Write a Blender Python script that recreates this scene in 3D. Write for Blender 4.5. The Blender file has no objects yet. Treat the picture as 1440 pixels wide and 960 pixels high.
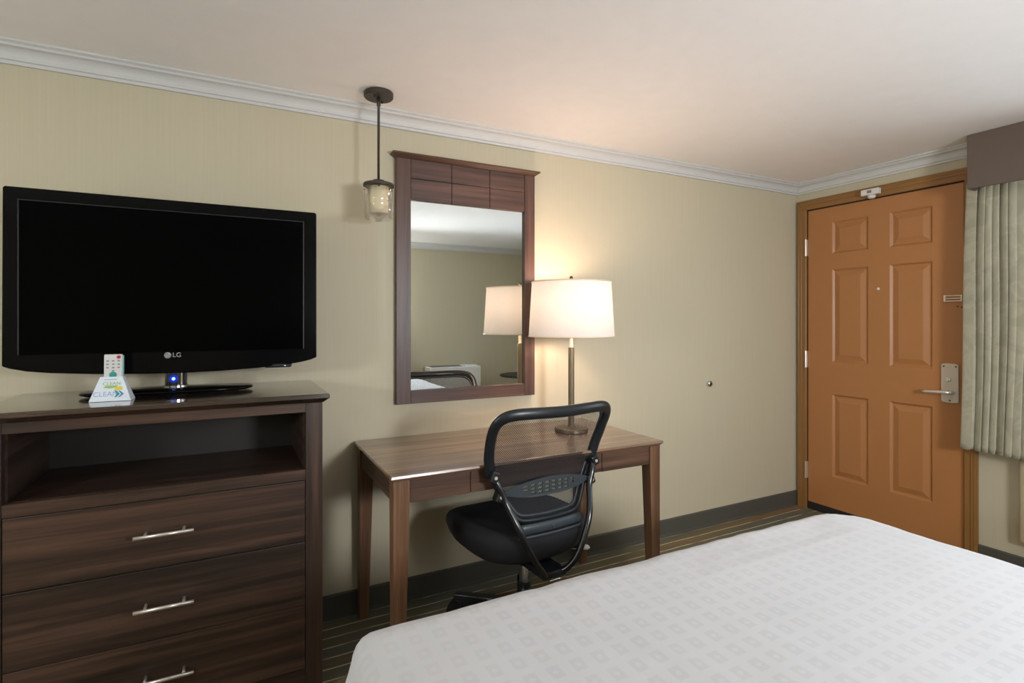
import bpy, bmesh, math, random
from mathutils import Vector, Matrix, noise

random.seed(7)
S = bpy.context.scene
COL = S.collection
PI = math.pi

# ------------------------------------------------------------------ materials
def new_mat(name):
    m = bpy.data.materials.new(name); m.use_nodes = True
    nt = m.node_tree; b = nt.nodes['Principled BSDF']
    return m, nt, b

def srgb(r, g, b):
    f = lambda c: (c/255/12.92) if c/255 <= .04045 else ((c/255+.055)/1.055)**2.4
    return (f(r), f(g), f(b), 1)

def plain(name, col, rough=.5, metal=0, ior=None, coat=0, spec=None, bump=0, bscale=200, emis=None):
    m, nt, b = new_mat(name)
    b.inputs['Base Color'].default_value = col
    b.inputs['Roughness'].default_value = rough
    b.inputs['Metallic'].default_value = metal
    if ior: b.inputs['IOR'].default_value = ior
    if coat: b.inputs['Coat Weight'].default_value = coat
    if spec is not None: b.inputs['Specular IOR Level'].default_value = spec
    # every material keeps a little procedural variation of its own
    tc = nt.nodes.new('ShaderNodeTexCoord'); n = nt.nodes.new('ShaderNodeTexNoise')
    n.inputs['Scale'].default_value = 14; n.inputs['Detail'].default_value = 4
    nt.links.new(tc.outputs['Object'], n.inputs['Vector'])
    mx = nt.nodes.new('ShaderNodeMix'); mx.data_type = 'RGBA'; mx.blend_type = 'MULTIPLY'
    mx.inputs[0].default_value = .06
    mx.inputs[6].default_value = col
    nt.links.new(n.outputs['Fac'], mx.inputs[7]); nt.links.new(mx.outputs[2], b.inputs['Base Color'])
    if bump:
        n2 = nt.nodes.new('ShaderNodeTexNoise'); n2.inputs['Scale'].default_value = bscale
        nt.links.new(tc.outputs['Object'], n2.inputs['Vector'])
        bp = nt.nodes.new('ShaderNodeBump'); bp.inputs['Strength'].default_value = bump
        bp.inputs['Distance'].default_value = .002
        nt.links.new(n2.outputs['Fac'], bp.inputs['Height']); nt.links.new(bp.outputs[0], b.inputs['Normal'])
    if emis:
        b.inputs['Emission Color'].default_value = emis[0]; b.inputs['Emission Strength'].default_value = emis[1]
    return m

def wood(name, dark, mid, light, axis='x', rough=.35, coat=.0, k=1.0, spec=.5):
    m, nt, b = new_mat(name)
    L = nt.links
    tc = nt.nodes.new('ShaderNodeTexCoord')
    def noi(along, across, detail, dist):
        mp = nt.nodes.new('ShaderNodeMapping')
        s = [across*k]*3; s['xyz'.index(axis)] = along*k
        mp.inputs['Scale'].default_value = s
        n = nt.nodes.new('ShaderNodeTexNoise'); n.inputs['Scale'].default_value = 1
        n.inputs['Detail'].default_value = detail; n.inputs['Distortion'].default_value = dist
        n.inputs['Roughness'].default_value = .6
        L.new(tc.outputs['Object'], mp.inputs['Vector']); L.new(mp.outputs[0], n.inputs['Vector'])
        return n
    a = noi(.9, 24, 7, .5); f = noi(5, 260, 3, 0)
    r = nt.nodes.new('ShaderNodeValToRGB')
    r.color_ramp.elements[0].position = .36; r.color_ramp.elements[0].color = dark
    r.color_ramp.elements[1].position = .66; r.color_ramp.elements[1].color = light
    e = r.color_ramp.elements.new(.50); e.color = mid
    L.new(a.outputs['Fac'], r.inputs[0])
    r2 = nt.nodes.new('ShaderNodeValToRGB')
    r2.color_ramp.elements[0].position = .3; r2.color_ramp.elements[0].color = (.62, .6, .58, 1)
    r2.color_ramp.elements[1].position = .62; r2.color_ramp.elements[1].color = (1, 1, 1, 1)
    L.new(f.outputs['Fac'], r2.inputs[0])
    mx = nt.nodes.new('ShaderNodeMix'); mx.data_type = 'RGBA'; mx.blend_type = 'MULTIPLY'; mx.inputs[0].default_value = .8
    L.new(r.outputs[0], mx.inputs[6]); L.new(r2.outputs[0], mx.inputs[7]); L.new(mx.outputs[2], b.inputs['Base Color'])
    b.inputs['Roughness'].default_value = rough; b.inputs['Coat Weight'].default_value = coat
    b.inputs['Coat Roughness'].default_value = .10 if coat > .9 and rough < .25 else .22; b.inputs['Specular IOR Level'].default_value = spec
    return m

M = {}
DK, MD, LT = srgb(38, 28, 22), srgb(62, 45, 36), srgb(88, 64, 51)
M['wood_x'] = wood('dark_walnut_horizontal', DK, MD, LT, 'x', .38)
M['wood_z'] = wood('dark_walnut_vertical', DK, MD, LT, 'z', .38)
M['wood_y'] = wood('dark_walnut_deep', DK, MD, LT, 'y', .45)
M['wood_top'] = wood('dark_walnut_top', DK, MD, srgb(78, 56, 42), 'x', .2, 1)
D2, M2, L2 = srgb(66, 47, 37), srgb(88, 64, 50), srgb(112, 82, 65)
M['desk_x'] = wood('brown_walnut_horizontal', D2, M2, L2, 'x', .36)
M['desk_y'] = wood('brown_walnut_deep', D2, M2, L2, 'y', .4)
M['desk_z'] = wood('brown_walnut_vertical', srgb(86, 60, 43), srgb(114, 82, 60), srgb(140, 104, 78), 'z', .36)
M['desk_top'] = wood('brown_walnut_top', srgb(100, 75, 58), srgb(130, 100, 78), srgb(158, 124, 98), 'x', .3, 1)  # base tones lightened to stand in for sheen on the desktop
M['mir_x'] = wood('mirror_walnut_horizontal', srgb(66, 45, 37), srgb(86, 60, 50), srgb(106, 76, 63), 'x', .4)
M['mir_z'] = wood('mirror_walnut_vertical', srgb(66, 45, 37), srgb(86, 60, 50), srgb(106, 76, 63), 'z', .4)

def wallpaper():
    m, nt, b = new_mat('khaki_wallpaper'); L = nt.links
    tc = nt.nodes.new('ShaderNodeTexCoord')
    mp = nt.nodes.new('ShaderNodeMapping'); mp.inputs['Scale'].default_value = (160, 160, 2.2)
    n = nt.nodes.new('ShaderNodeTexNoise'); n.inputs['Scale'].default_value = 1; n.inputs['Detail'].default_value = 3
    L.new(tc.outputs['Object'], mp.inputs[0]); L.new(mp.outputs[0], n.inputs['Vector'])
    r = nt.nodes.new('ShaderNodeValToRGB')
    r.color_ramp.elements[0].position = .3; r.color_ramp.elements[0].color = srgb(192, 183, 157)
    r.color_ramp.elements[1].position = .7; r.color_ramp.elements[1].color = srgb(196, 187, 162)
    L.new(n.outputs['Fac'], r.inputs[0]); L.new(r.outputs[0], b.inputs['Base Color'])
    bp = nt.nodes.new('ShaderNodeBump'); bp.inputs['Strength'].default_value = .12; bp.inputs['Distance'].default_value = .001
    L.new(n.outputs['Fac'], bp.inputs['Height']); L.new(bp.outputs[0], b.inputs['Normal'])
    b.inputs['Roughness'].default_value = .62
    return m
M['wall'] = wallpaper()
M['ceiling'] = plain('white_ceiling_paint', srgb(246, 242, 239), .9, bump=.15, bscale=90)
M['crown'] = plain('white_crown_paint', srgb(206, 206, 204), .5)
M['base'] = plain('dark_rubber_baseboard', srgb(82, 80, 72), .5)
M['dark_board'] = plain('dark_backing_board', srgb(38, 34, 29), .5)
M['outer'] = plain('dull_grey_paint', srgb(120, 118, 112), .8)

def carpet():
    m, nt, b = new_mat('striped_carpet'); L = nt.links
    N = nt.nodes.new
    tc = N('ShaderNodeTexCoord')
    # broad strips of colour
    mp = N('ShaderNodeMapping'); mp.inputs['Scale'].default_value = (.55, 9, 1)
    n = N('ShaderNodeTexNoise'); n.inputs['Scale'].default_value = 1; n.inputs['Detail'].default_value = 3
    L.new(tc.outputs['Object'], mp.inputs[0]); L.new(mp.outputs[0], n.inputs['Vector'])
    r = N('ShaderNodeValToRGB'); c = r.color_ramp
    c.elements[0].position = .38; c.elements[0].color = srgb(104, 106, 94)
    c.elements[1].position = .62; c.elements[1].color = srgb(138, 112, 82)
    e = c.elements.new(.5); e.color = srgb(116, 108, 86)
    L.new(n.outputs['Fac'], r.inputs[0])
    # thin pale lines, slightly wavy, running along the wall
    sx = N('ShaderNodeSeparateXYZ'); L.new(tc.outputs['Object'], sx.inputs[0])
    w = N('ShaderNodeTexNoise'); w.noise_dimensions = '1D'; w.inputs['Scale'].default_value = 1.7
    L.new(sx.outputs[0], w.inputs['W'])
    a1 = N('ShaderNodeMath'); a1.operation = 'MULTIPLY_ADD'; a1.inputs[1].default_value = .03
    L.new(w.outputs['Fac'], a1.inputs[0]); L.new(sx.outputs[1], a1.inputs[2])
    sc = N('ShaderNodeMath'); sc.operation = 'DIVIDE'; sc.inputs[1].default_value = .068; L.new(a1.outputs[0], sc.inputs[0])
    fr = N('ShaderNodeMath'); fr.operation = 'FRACT'; L.new(sc.outputs[0], fr.inputs[0])
    lt = N('ShaderNodeMath'); lt.operation = 'LESS_THAN'; lt.inputs[1].default_value = .1; L.new(fr.outputs[0], lt.inputs[0])
    n3 = N('ShaderNodeTexNoise'); n3.inputs['Scale'].default_value = 1; n3.inputs['Detail'].default_value = 2
    mp3 = N('ShaderNodeMapping'); mp3.inputs['Scale'].default_value = (5, 14, 1)
    L.new(tc.outputs['Object'], mp3.inputs[0]); L.new(mp3.outputs[0], n3.inputs['Vector'])
    r3 = N('ShaderNodeValToRGB'); r3.color_ramp.elements[0].position = .36; r3.color_ramp.elements[1].position = .5
    L.new(n3.outputs['Fac'], r3.inputs[0])
    ml = N('ShaderNodeMath'); ml.operation = 'MULTIPLY'; L.new(lt.outputs[0], ml.inputs[0]); L.new(r3.outputs[0], ml.inputs[1])
    mx = N('ShaderNodeMix'); mx.data_type = 'RGBA'; L.new(ml.outputs[0], mx.inputs[0])
    L.new(r.outputs[0], mx.inputs[6]); mx.inputs[7].default_value = srgb(208, 194, 160)
    # tufts
    t = N('ShaderNodeTexNoise'); t.inputs['Scale'].default_value = 420; t.inputs['Detail'].default_value = 2
    L.new(tc.outputs['Object'], t.inputs['Vector'])
    m2 = N('ShaderNodeMix'); m2.data_type = 'RGBA'; m2.blend_type = 'OVERLAY'; m2.inputs[0].default_value = .6
    L.new(mx.outputs[2], m2.inputs[6]); L.new(t.outputs['Color'], m2.inputs[7])
    bw = N('ShaderNodeRGBToBW'); L.new(t.outputs['Color'], bw.inputs[0]); L.new(bw.outputs[0], m2.inputs[7])
    L.new(m2.outputs[2], b.inputs['Base Color'])
    bp = N('ShaderNodeBump'); bp.inputs['Strength'].default_value = .5; bp.inputs['Distance'].default_value = .003
    L.new(t.outputs['Fac'], bp.inputs['Height']); L.new(bp.outputs[0], b.inputs['Normal'])
    b.inputs['Roughness'].default_value = .95; b.inputs['Specular IOR Level'].default_value = .1
    return m
M['carpet'] = carpet()

def bed_fabric():
    m, nt, b = new_mat('white_woven_coverlet'); L = nt.links; N = nt.nodes.new
    tc = N('ShaderNodeTexCoord'); sx = N('ShaderNodeSeparateXYZ'); L.new(tc.outputs['Object'], sx.inputs[0])
    def math_(op, a, bb=None):
        n = N('ShaderNodeMath'); n.operation = op
        for i, v in ((0, a), (1, bb)):
            if v is None: continue
            if isinstance(v, (int, float)): n.inputs[i].default_value = v
            else: L.new(v, n.inputs[i])
        return n.outputs[0]
    def cell(o, per):
        return math_('ABSOLUTE', math_('SUBTRACT', math_('FRACT', math_('DIVIDE', o, per)), .5))
    cx = cell(sx.outputs[0], .047); cy = cell(sx.outputs[1], .050)
    d = math_('MAXIMUM', math_('MULTIPLY', cx, 1.25), cy)
    outer = math_('LESS_THAN', d, .33); dm = math_('ADD', cx, cy); inner = math_('GREATER_THAN', dm, .14)
    mask = math_('MULTIPLY', outer, inner)
    big = N('ShaderNodeTexNoise'); big.inputs['Scale'].default_value = 1.6; L.new(tc.outputs['Object'], big.inputs['Vector'])
    r = N('ShaderNodeValToRGB'); r.color_ramp.elements[0].position = .3; r.color_ramp.elements[0].color = (.25, .25, .25, 1); r.color_ramp.elements[1].position = .55
    L.new(big.outputs['Fac'], r.inputs[0]); mask = math_('MULTIPLY', mask, r.outputs[0])
    mx = N('ShaderNodeMix'); mx.data_type = 'RGBA'; L.new(mask, mx.inputs[0])
    mx.inputs[6].default_value = srgb(205, 206, 209); mx.inputs[7].default_value = srgb(199, 200, 203)
    L.new(mx.outputs[2], b.inputs['Base Color'])
    n2 = N('ShaderNodeTexNoise'); n2.inputs['Scale'].default_value = 9; n2.inputs['Detail'].default_value = 5
    L.new(tc.outputs['Object'], n2.inputs['Vector'])
    bp = N('ShaderNodeBump'); bp.inputs['Strength'].default_value = .25; bp.inputs['Distance'].default_value = .01
    L.new(n2.outputs['Fac'], bp.inputs['Height']); L.new(bp.outputs[0], b.inputs['Normal'])
    b.inputs['Roughness'].default_value = .8
    b.inputs['Sheen Weight'].default_value = .15
    return m
M['bed'] = bed_fabric()
M['white_cloth'] = plain('white_cotton', srgb(225, 224, 224), .85, bump=.3, bscale=60)
M['door'] = plain('brown_door_paint', srgb(178, 121, 72), .4, bump=.05, bscale=60)
M['casing'] = plain('brown_casing_paint', srgb(146, 104, 56), .36)
M['gap'] = plain('gap_shade_and_rubber', srgb(35, 28, 24), .8)
M['steel'] = plain('satin_nickel', srgb(214, 204, 190), .36, .35)
M['chrome'] = plain('chrome', srgb(225, 225, 225), .12, 1)
M['handle'] = plain('brushed_steel_handle', srgb(232, 225, 216), .3, .8)
M['brass'] = plain('pale_brass', srgb(240, 222, 198), .4, .15)
M['bronze'] = plain('dark_bronze', srgb(70, 64, 56), .45, .4)
M['lamp_pole'] = plain('aged_bronze_pole', srgb(120, 108, 86), .4, .6)
M['tv'] = plain('gloss_black_plastic', (.0022, .0022, .0026, 1), .14, spec=.14)
M['screen'] = plain('dark_screen', (.0008, .0008, .001, 1), .14, spec=.05)
M['tvline'] = plain('dark_grey_trim', (.022, .022, .024, 1), .3, spec=.3)
M['logo'] = plain('silver_logo', srgb(165, 165, 168), .4, .2)
M['blue_led'] = plain('blue_led', srgb(20, 60, 220), .3, emis=((.05, .2, 1, 1), 9))
M['smoke'] = plain('smoked_plastic', (.02, .022, .028, 1), .06, spec=.6)
M['black_plastic'] = plain('black_plastic', srgb(29, 32, 35), .33)
M['black_metal'] = plain('black_painted_tube', srgb(26, 27, 29), .22, spec=.7)
M['black_fabric'] = plain('black_seat_fabric', srgb(31, 30, 34), .9, bump=.5, bscale=500)
M['grey_plastic'] = plain('grey_black_plastic', srgb(58, 65, 70), .36)
M['paper'] = plain('white_card', srgb(224, 232, 240), .55)
M['remote'] = plain('white_remote_plastic', srgb(214, 214, 212), .4)
M['teal'] = plain('teal_print', srgb(40, 150, 140), .5)
M['teal_pale'] = plain('pale_teal_plastic', srgb(150, 205, 195), .4)
M['blue'] = plain('blue_print', srgb(60, 120, 190), .5)
M['pale_blue'] = plain('pale_blue_print', srgb(150, 175, 215), .5)
M['green'] = plain('green_print', srgb(150, 190, 110), .5)
M['yellow'] = plain('yellow_print', srgb(225, 205, 70), .5)
M['red'] = plain('red_button', srgb(200, 30, 60), .4)
M['grey_print'] = plain('grey_print', srgb(130, 130, 135), .5)
M['cornice'] = plain('taupe_fabric', srgb(106, 92, 82), .9, bump=.4, bscale=400)
M['white_plastic'] = plain('white_plastic', srgb(228, 224, 218), .4)
M['cream_plastic'] = plain('cream_metal', srgb(178, 164, 134), .5)
M['cream_glass'] = plain('cream_scavo_glass', srgb(238, 224, 186), .4, emis=((1, .8, .5, 1), .0))
M['mirror'] = None
m, nt, b = new_mat('silvered_mirror'); b.inputs['Base Color'].default_value = (.86, .89, .87, 1)
b.inputs['Metallic'].default_value = 1; b.inputs['Roughness'].default_value = .0
M['mirror'] = m

def thin_glass(name, tint, gl=.12):
    m, nt, b = new_mat(name); L = nt.links; N = nt.nodes.new
    nt.nodes.remove(b)
    t = N('ShaderNodeBsdfTransparent'); t.inputs[0].default_value = tint
    g = N('ShaderNodeBsdfGlossy'); g.inputs['Roughness'].default_value = .03
    lw = N('ShaderNodeLayerWeight'); lw.inputs[0].default_value = .35
    mu = N('ShaderNodeMath'); mu.operation = 'MULTIPLY_ADD'; mu.inputs[1].default_value = .32; mu.inputs[2].default_value = gl*.4
    L.new(lw.outputs['Fresnel'], mu.inputs[0])
    mx = N('ShaderNodeMixShader'); L.new(mu.outputs[0], mx.inputs[0]); L.new(t.outputs[0], mx.inputs[1]); L.new(g.outputs[0], mx.inputs[2])
    L.new(mx.outputs[0], nt.nodes['Material Output'].inputs[0])
    return m
M['glass'] = thin_glass('clear_glass', (.985, .985, .98, 1))
M['pane'] = thin_glass('window_glass', (.95, .97, .98, 1), .05)

def curtain_mat():
    m, nt, b = new_mat('sage_beige_curtain'); L = nt.links; N = nt.nodes.new
    tc = N('ShaderNodeTexCoord')
    n = N('ShaderNodeTexNoise'); n.inputs['Scale'].default_value = 5; n.inputs['Detail'].default_value = 4; n.inputs['Distortion'].default_value = 2
    L.new(tc.outputs['Object'], n.inputs['Vector'])
    r = N('ShaderNodeValToRGB'); c = r.color_ramp
    c.elements[0].position = .40; c.elements[0].color = srgb(174, 170, 148)
    c.elements[1].position = .62; c.elements[1].color = srgb(170, 166, 145)
    e = c.elements.new(.5); e.color = srgb(186, 182, 160)
    L.new(n.outputs['Fac'], r.inputs[0]); L.new(r.outputs[0], b.inputs['Base Color'])
    b.inputs['Roughness'].default_value = .75; b.inputs['Sheen Weight'].default_value = .2
    return m
M['curtain'] = curtain_mat()

def shade_mat():
    m, nt, b = new_mat('white_linen_shade'); L = nt.links; N = nt.nodes.new
    nt.nodes.remove(b)
    tc = N('ShaderNodeTexCoord'); n = N('ShaderNodeTexNoise'); n.inputs['Scale'].default_value = 120
    L.new(tc.outputs['Object'], n.inputs['Vector'])
    r = N('ShaderNodeValToRGB'); r.color_ramp.elements[0].color = (.80, .78, .75, 1); r.color_ramp.elements[1].color = (.86, .84, .81, 1)
    L.new(n.outputs['Fac'], r.inputs[0])
    d = N('ShaderNodeBsdfDiffuse'); t = N('ShaderNodeBsdfTranslucent')
    L.new(r.outputs[0], d.inputs[0]); L.new(r.outputs[0], t.inputs[0])
    mx = N('ShaderNodeMixShader'); mx.inputs[0].default_value = .33
    L.new(d.outputs[0], mx.inputs[1]); L.new(t.outputs[0], mx.inputs[2]); L.new(mx.outputs[0], nt.nodes['Material Output'].inputs[0])
    return m
M['shade'] = shade_mat()

def mesh_mat():
    m, nt, b = new_mat('black_mesh_fabric'); L = nt.links; N = nt.nodes.new
    tc = N('ShaderNodeTexCoord')
    out = []
    for rot in (PI/4, -PI/4):
        mp = N('ShaderNodeMapping'); mp.inputs['Rotation'].default_value = (0, rot, 0)
        w = N('ShaderNodeTexWave'); w.bands_direction = 'X'; w.inputs['Scale'].default_value = 58; w.inputs['Distortion'].default_value = 0
        L.new(tc.outputs['Object'], mp.inputs[0]); L.new(mp.outputs[0], w.inputs['Vector'])
        g = N('ShaderNodeMath'); g.operation = 'GREATER_THAN'; g.inputs[1].default_value = .72; L.new(w.outputs['Fac'], g.inputs[0])
        out.append(g.outputs[0])
    mxm = N('ShaderNodeMath'); mxm.operation = 'MAXIMUM'; L.new(out[0], mxm.inputs[0]); L.new(out[1], mxm.inputs[1])
    b.inputs['Base Color'].default_value = srgb(34, 34, 38); b.inputs['Roughness'].default_value = .7
    al = N('ShaderNodeMath'); al.operation = 'MULTIPLY_ADD'; al.inputs[1].default_value = .75; al.inputs[2].default_value = .1
    L.new(mxm.outputs[0], al.inputs[0]); L.new(al.outputs[0], b.inputs['Alpha'])
    return m
M['mesh'] = mesh_mat()

# ------------------------------------------------------------------ helpers
ROOTM = {}
def tag(o, label, cat, group=None, kind=None):
    if label: o['label'] = label
    if cat: o['category'] = cat
    if group: o['group'] = group
    if kind: o['kind'] = kind
    return o

def thing(name, label, cat, loc=(0, 0, 0), rz=0, group=None, kind=None):
    o = bpy.data.objects.new(name, None); COL.objects.link(o)
    o.location = loc; o.rotation_euler = (0, 0, rz); o.empty_display_size = .05
    ROOTM[o] = Matrix.Translation(Vector(loc)) @ Matrix.Rotation(rz, 4, 'Z')
    return tag(o, label, cat, group, kind)

def finish(name, bm, mat, parent=None, smooth=False, bevel=0, world=False, seg=2, wn=False, solid=0, sub=0):
    """link a bmesh as ONE mesh object; world=True: bm is in world coordinates"""
    bmesh.ops.recalc_face_normals(bm, faces=bm.faces)
    top = parent
    while top is not None and top.parent is not None: top = top.parent
    if parent is not None and world:
        bm.transform(ROOTM[top].inverted())
    me = bpy.data.meshes.new(name); bm.to_mesh(me); bm.free()
    me.materials.append(mat)
    if smooth:
        for p in me.polygons: p.use_smooth = True
    o = bpy.data.objects.new(name, me); COL.objects.link(o)
    if parent is not None: o.parent = parent
    if solid:
        md = o.modifiers.new('solid', 'SOLIDIFY'); md.thickness = solid; md.offset = 0
    if bevel:
        md = o.modifiers.new('bevel', 'BEVEL'); md.width = bevel; md.segments = seg; md.limit_method = 'ANGLE'; md.angle_limit = math.radians(40)
    if sub:
        md = o.modifiers.new('sub', 'SUBSURF'); md.levels = sub; md.render_levels = sub
    return o

def box(bm, x0, x1, y0, y1, z0, z1):
    vs = [bm.verts.new((x, y, z)) for x in (x0, x1) for y in (y0, y1) for z in (z0, z1)]
    for f in ((0, 1, 3, 2), (4, 6, 7, 5), (0, 4, 5, 1), (2, 3, 7, 6), (0, 2, 6, 4), (1, 5, 7, 3)):
        bm.faces.new([vs[i] for i in f])
    return vs

def hexa(bm, bot, top):
    """bot/top: four (x,y,z) corners each, same winding"""
    a = [bm.verts.new(p) for p in bot]; b = [bm.verts.new(p) for p in top]
    bm.faces.new(a[::-1]); bm.faces.new(b)
    for i in range(4):
        j = (i+1) % 4; bm.faces.new((a[i], a[j], b[j], b[i]))

def lathe(bm, prof, n=32, c=(0, 0, 0), axis='z', caps=True):
    rings = []
    for r, h in prof:
        ring = []
        for i in range(n):
            t = 2*PI*i/n
            if axis == 'z': p = (c[0]+r*math.cos(t), c[1]+r*math.sin(t), c[2]+h)
            elif axis == 'y': p = (c[0]+r*math.cos(t), c[1]+h, c[2]+r*math.sin(t))
            else: p = (c[0]+h, c[1]+r*math.cos(t), c[2]+r*math.sin(t))
            ring.append(bm.verts.new(p))
        rings.append(ring)
    for a, b in zip(rings, rings[1:]):
        for i in range(n):
            j = (i+1) % n; bm.faces.new((a[i], a[j], b[j], b[i]))
    if caps:
        if prof[0][0] > 1e-6: bm.faces.new(rings[0][::-1])
        if prof[-1][0] > 1e-6: bm.faces.new(rings[-1])
    bmesh.ops.remove_doubles(bm, verts=bm.verts, dist=1e-6)

def tube(bm, pts, r, n=12, closed=False, ref=None, rx=None):
    """round (or r x rx elliptic) tube along pts; r may be a list"""
    pts = [Vector(p) for p in pts]; rings = []
    m = len(pts); prev = None
    for i, p in enumerate(pts):
        if closed: T = (pts[(i+1) % m]-pts[i-1]).normalized()
        else: T = (pts[min(i+1, m-1)]-pts[max(i-1, 0)]).normalized()
        if ref is not None: up = Vector(ref)
        elif prev is not None: up = prev
        else: up = Vector((0, 0, 1)) if abs(T.z) < .9 else Vector((0, 1, 0))
        B = (up - T*up.dot(T)).normalized(); Nn = T.cross(B).normalized(); prev = B
        rr = r[i] if isinstance(r, (list, tuple)) else r
        ra = rx if rx else rr
        rings.append([bm.verts.new(p + Nn*(ra*math.cos(2*PI*k/n)) + B*(rr*math.sin(2*PI*k/n))) for k in range(n)])
    pairs = list(zip(rings, rings[1:])) + ([(rings[-1], rings[0])] if closed else [])
    for a, b in pairs:
        for k in range(n):
            j = (k+1) % n; bm.faces.new((a[k], a[j], b[j], b[k]))
    if not closed:
        bm.faces.new(rings[0][::-1]); bm.faces.new(rings[-1])

def catmull(pts, k=6, closed=False):
    pts = [Vector(p) for p in pts]; out = []; n = len(pts)
    rng = range(n if closed else n-1)
    for i in rng:
        if closed: a, b, c, d = pts[i-1], pts[i], pts[(i+1) % n], pts[(i+2) % n]
        else: a, b, c, d = pts[max(i-1, 0)], pts[i], pts[i+1], pts[min(i+2, n-1)]
        for j in range(k):
            t = j/k
            out.append(.5*((2*b)+(c-a)*t+(2*a-5*b+4*c-d)*t*t+(-a+3*b-3*c+d)*t**3))
    if not closed: out.append(pts[-1])
    return out

def prism(bm, outline, y0, y1, plane='xz'):
    def P(a, b, h):
        return {'xz': (a, h, b), 'yz': (h, a, b), 'xy': (a, b, h)}[plane]
    A = [bm.verts.new(P(a, b, y0)) for a, b in outline]; B = [bm.verts.new(P(a, b, y1)) for a, b in outline]
    bm.faces.new(A); bm.faces.new(B[::-1])
    for i in range(len(A)):
        j = (i+1) % len(A); bm.faces.new((A[i], B[i], B[j], A[j]))

def B(): return bmesh.new()
def bx(*a):
    bm = B(); box(bm, *a); return bm

def text(name, s, size, mat, parent, mtx, depth=.0006):
    """lettering as a mesh; mtx places it in world space"""
    cu = bpy.data.curves.new(name, 'FONT'); cu.body = s; cu.size = size; cu.extrude = depth; cu.align_x = 'CENTER'; cu.align_y = 'CENTER'
    to = bpy.data.objects.new('tmp', cu); COL.objects.link(to)
    bpy.context.view_layer.update()
    me = bpy.data.meshes.new_from_object(to.evaluated_get(bpy.context.evaluated_depsgraph_get()))
    bpy.data.objects.remove(to); bpy.data.curves.remove(cu)
    bm = B(); bm.from_mesh(me); bpy.data.meshes.remove(me)
    bm.transform(mtx)
    return finish(name, bm, mat, parent, world=True)

# ------------------------------------------------------------------ room shell
CZ = 2.25; XL = -5.9; YB = -3.97
finish('floor', bx(XL-.1, .1, YB-.1, .1, -.1, 0), M['carpet'])['kind'] = 'structure'
finish('ceiling', bx(XL-.1, .1, YB-.1, .1, CZ, CZ+.1), M['ceiling'])['kind'] = 'structure'
finish('wall_front', bx(XL-.1, .12, 0, .1, 0, CZ), M['wall'])['kind'] = 'structure'
finish('wall_back', bx(XL-.1, .12, YB-.1, YB, 0, CZ), M['wall'])['kind'] = 'structure'
finish('wall_left', bx(XL-.1, XL, YB, 0, 0, CZ), M['wall'])['kind'] = 'structure'
# right wall with a door opening and a window opening
DY0, DY1, DZ1 = -.980, -.085, 2.056         # door leaf
WY0, WY1, WZ0, WZ1 = -2.95, -1.30, .80, 2.0
bm = B()
box(bm, 0, .12, DY1+.008, 0, 0, CZ)
box(bm, 0, .12, DY0-.008, DY1+.008, DZ1+.008, CZ)
box(bm, 0, .12, WY1, DY0-.008, 0, CZ)
box(bm, 0, .12, WY0, WY1, 0, WZ0)
box(bm, 0, .12, WY0, WY1, WZ1, CZ)
box(bm, 0, .12, YB, WY0, 0, CZ)
finish('wall_right', bm, M['wall'])['kind'] = 'structure'

def crown_profile():
    p = [(0, CZ), (.064, CZ), (.064, CZ-.006), (.058, CZ-.010), (.054, CZ-.012), (.050, CZ-.019)]
    for i in range(1, 8):                      # the cove
        t = i/8*PI/2
        p.append((.050-.030*math.sin(t), CZ-.049+.030*math.cos(t)))
    p += [(.018, CZ-.050), (.018, CZ-.055), (.011, CZ-.057), (.011, CZ-.068), (0, CZ-.068)]
    return p
def run(name, prof, a, b, side, mat):
    """profile (projection, z) extruded along one wall"""
    bm = B()
    if side in ('front', 'back'):
        s = -1 if side == 'front' else 1; y = 0 if side == 'front' else YB
        prism(bm, [(y+s*p, z) for p, z in prof], a, b, 'yz')
    else:
        s = -1 if side == 'right' else 1; x = 0 if side == 'right' else XL
        A = [bm.verts.new((x+s*p, a, z)) for p, z in prof]; Bq = [bm.verts.new((x+s*p, b, z)) for p, z in prof]
        bm.faces.new(A); bm.faces.new(Bq[::-1])
        for i in range(len(A)):
            j = (i+1) % len(A); bm.faces.new((A[i], Bq[i], Bq[j], A[j]))
    o = finish(name, bm, mat); o['kind'] = 'structure'; return o
cp = crown_profile()
run('trim_1', cp, XL, 0, 'front', M['crown'])
run('trim_2', cp, -1.10, 0, 'right', M['crown'])
run('trim_3', cp, XL, 0, 'back', M['crown'])
run('trim_4', cp, YB, 0, 'left', M['crown'])
run('trim_5', cp, YB, -3.15, 'right', M['crown'])
bp_ = [(0, 0), (.012, 0), (.010, .012), (.0085, .02), (.0085, .098), (.006, .105), (0, .105)]
run('baseboard_front', bp_, XL, -.014, 'front', M['base'])
run('baseboard_right', bp_, YB, -1.049, 'right', M['base'])
run('baseboard_back', bp_, XL, 0, 'back', M['base'])
run('baseboard_left', bp_, YB, 0, 'left', M['base'])

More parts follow.
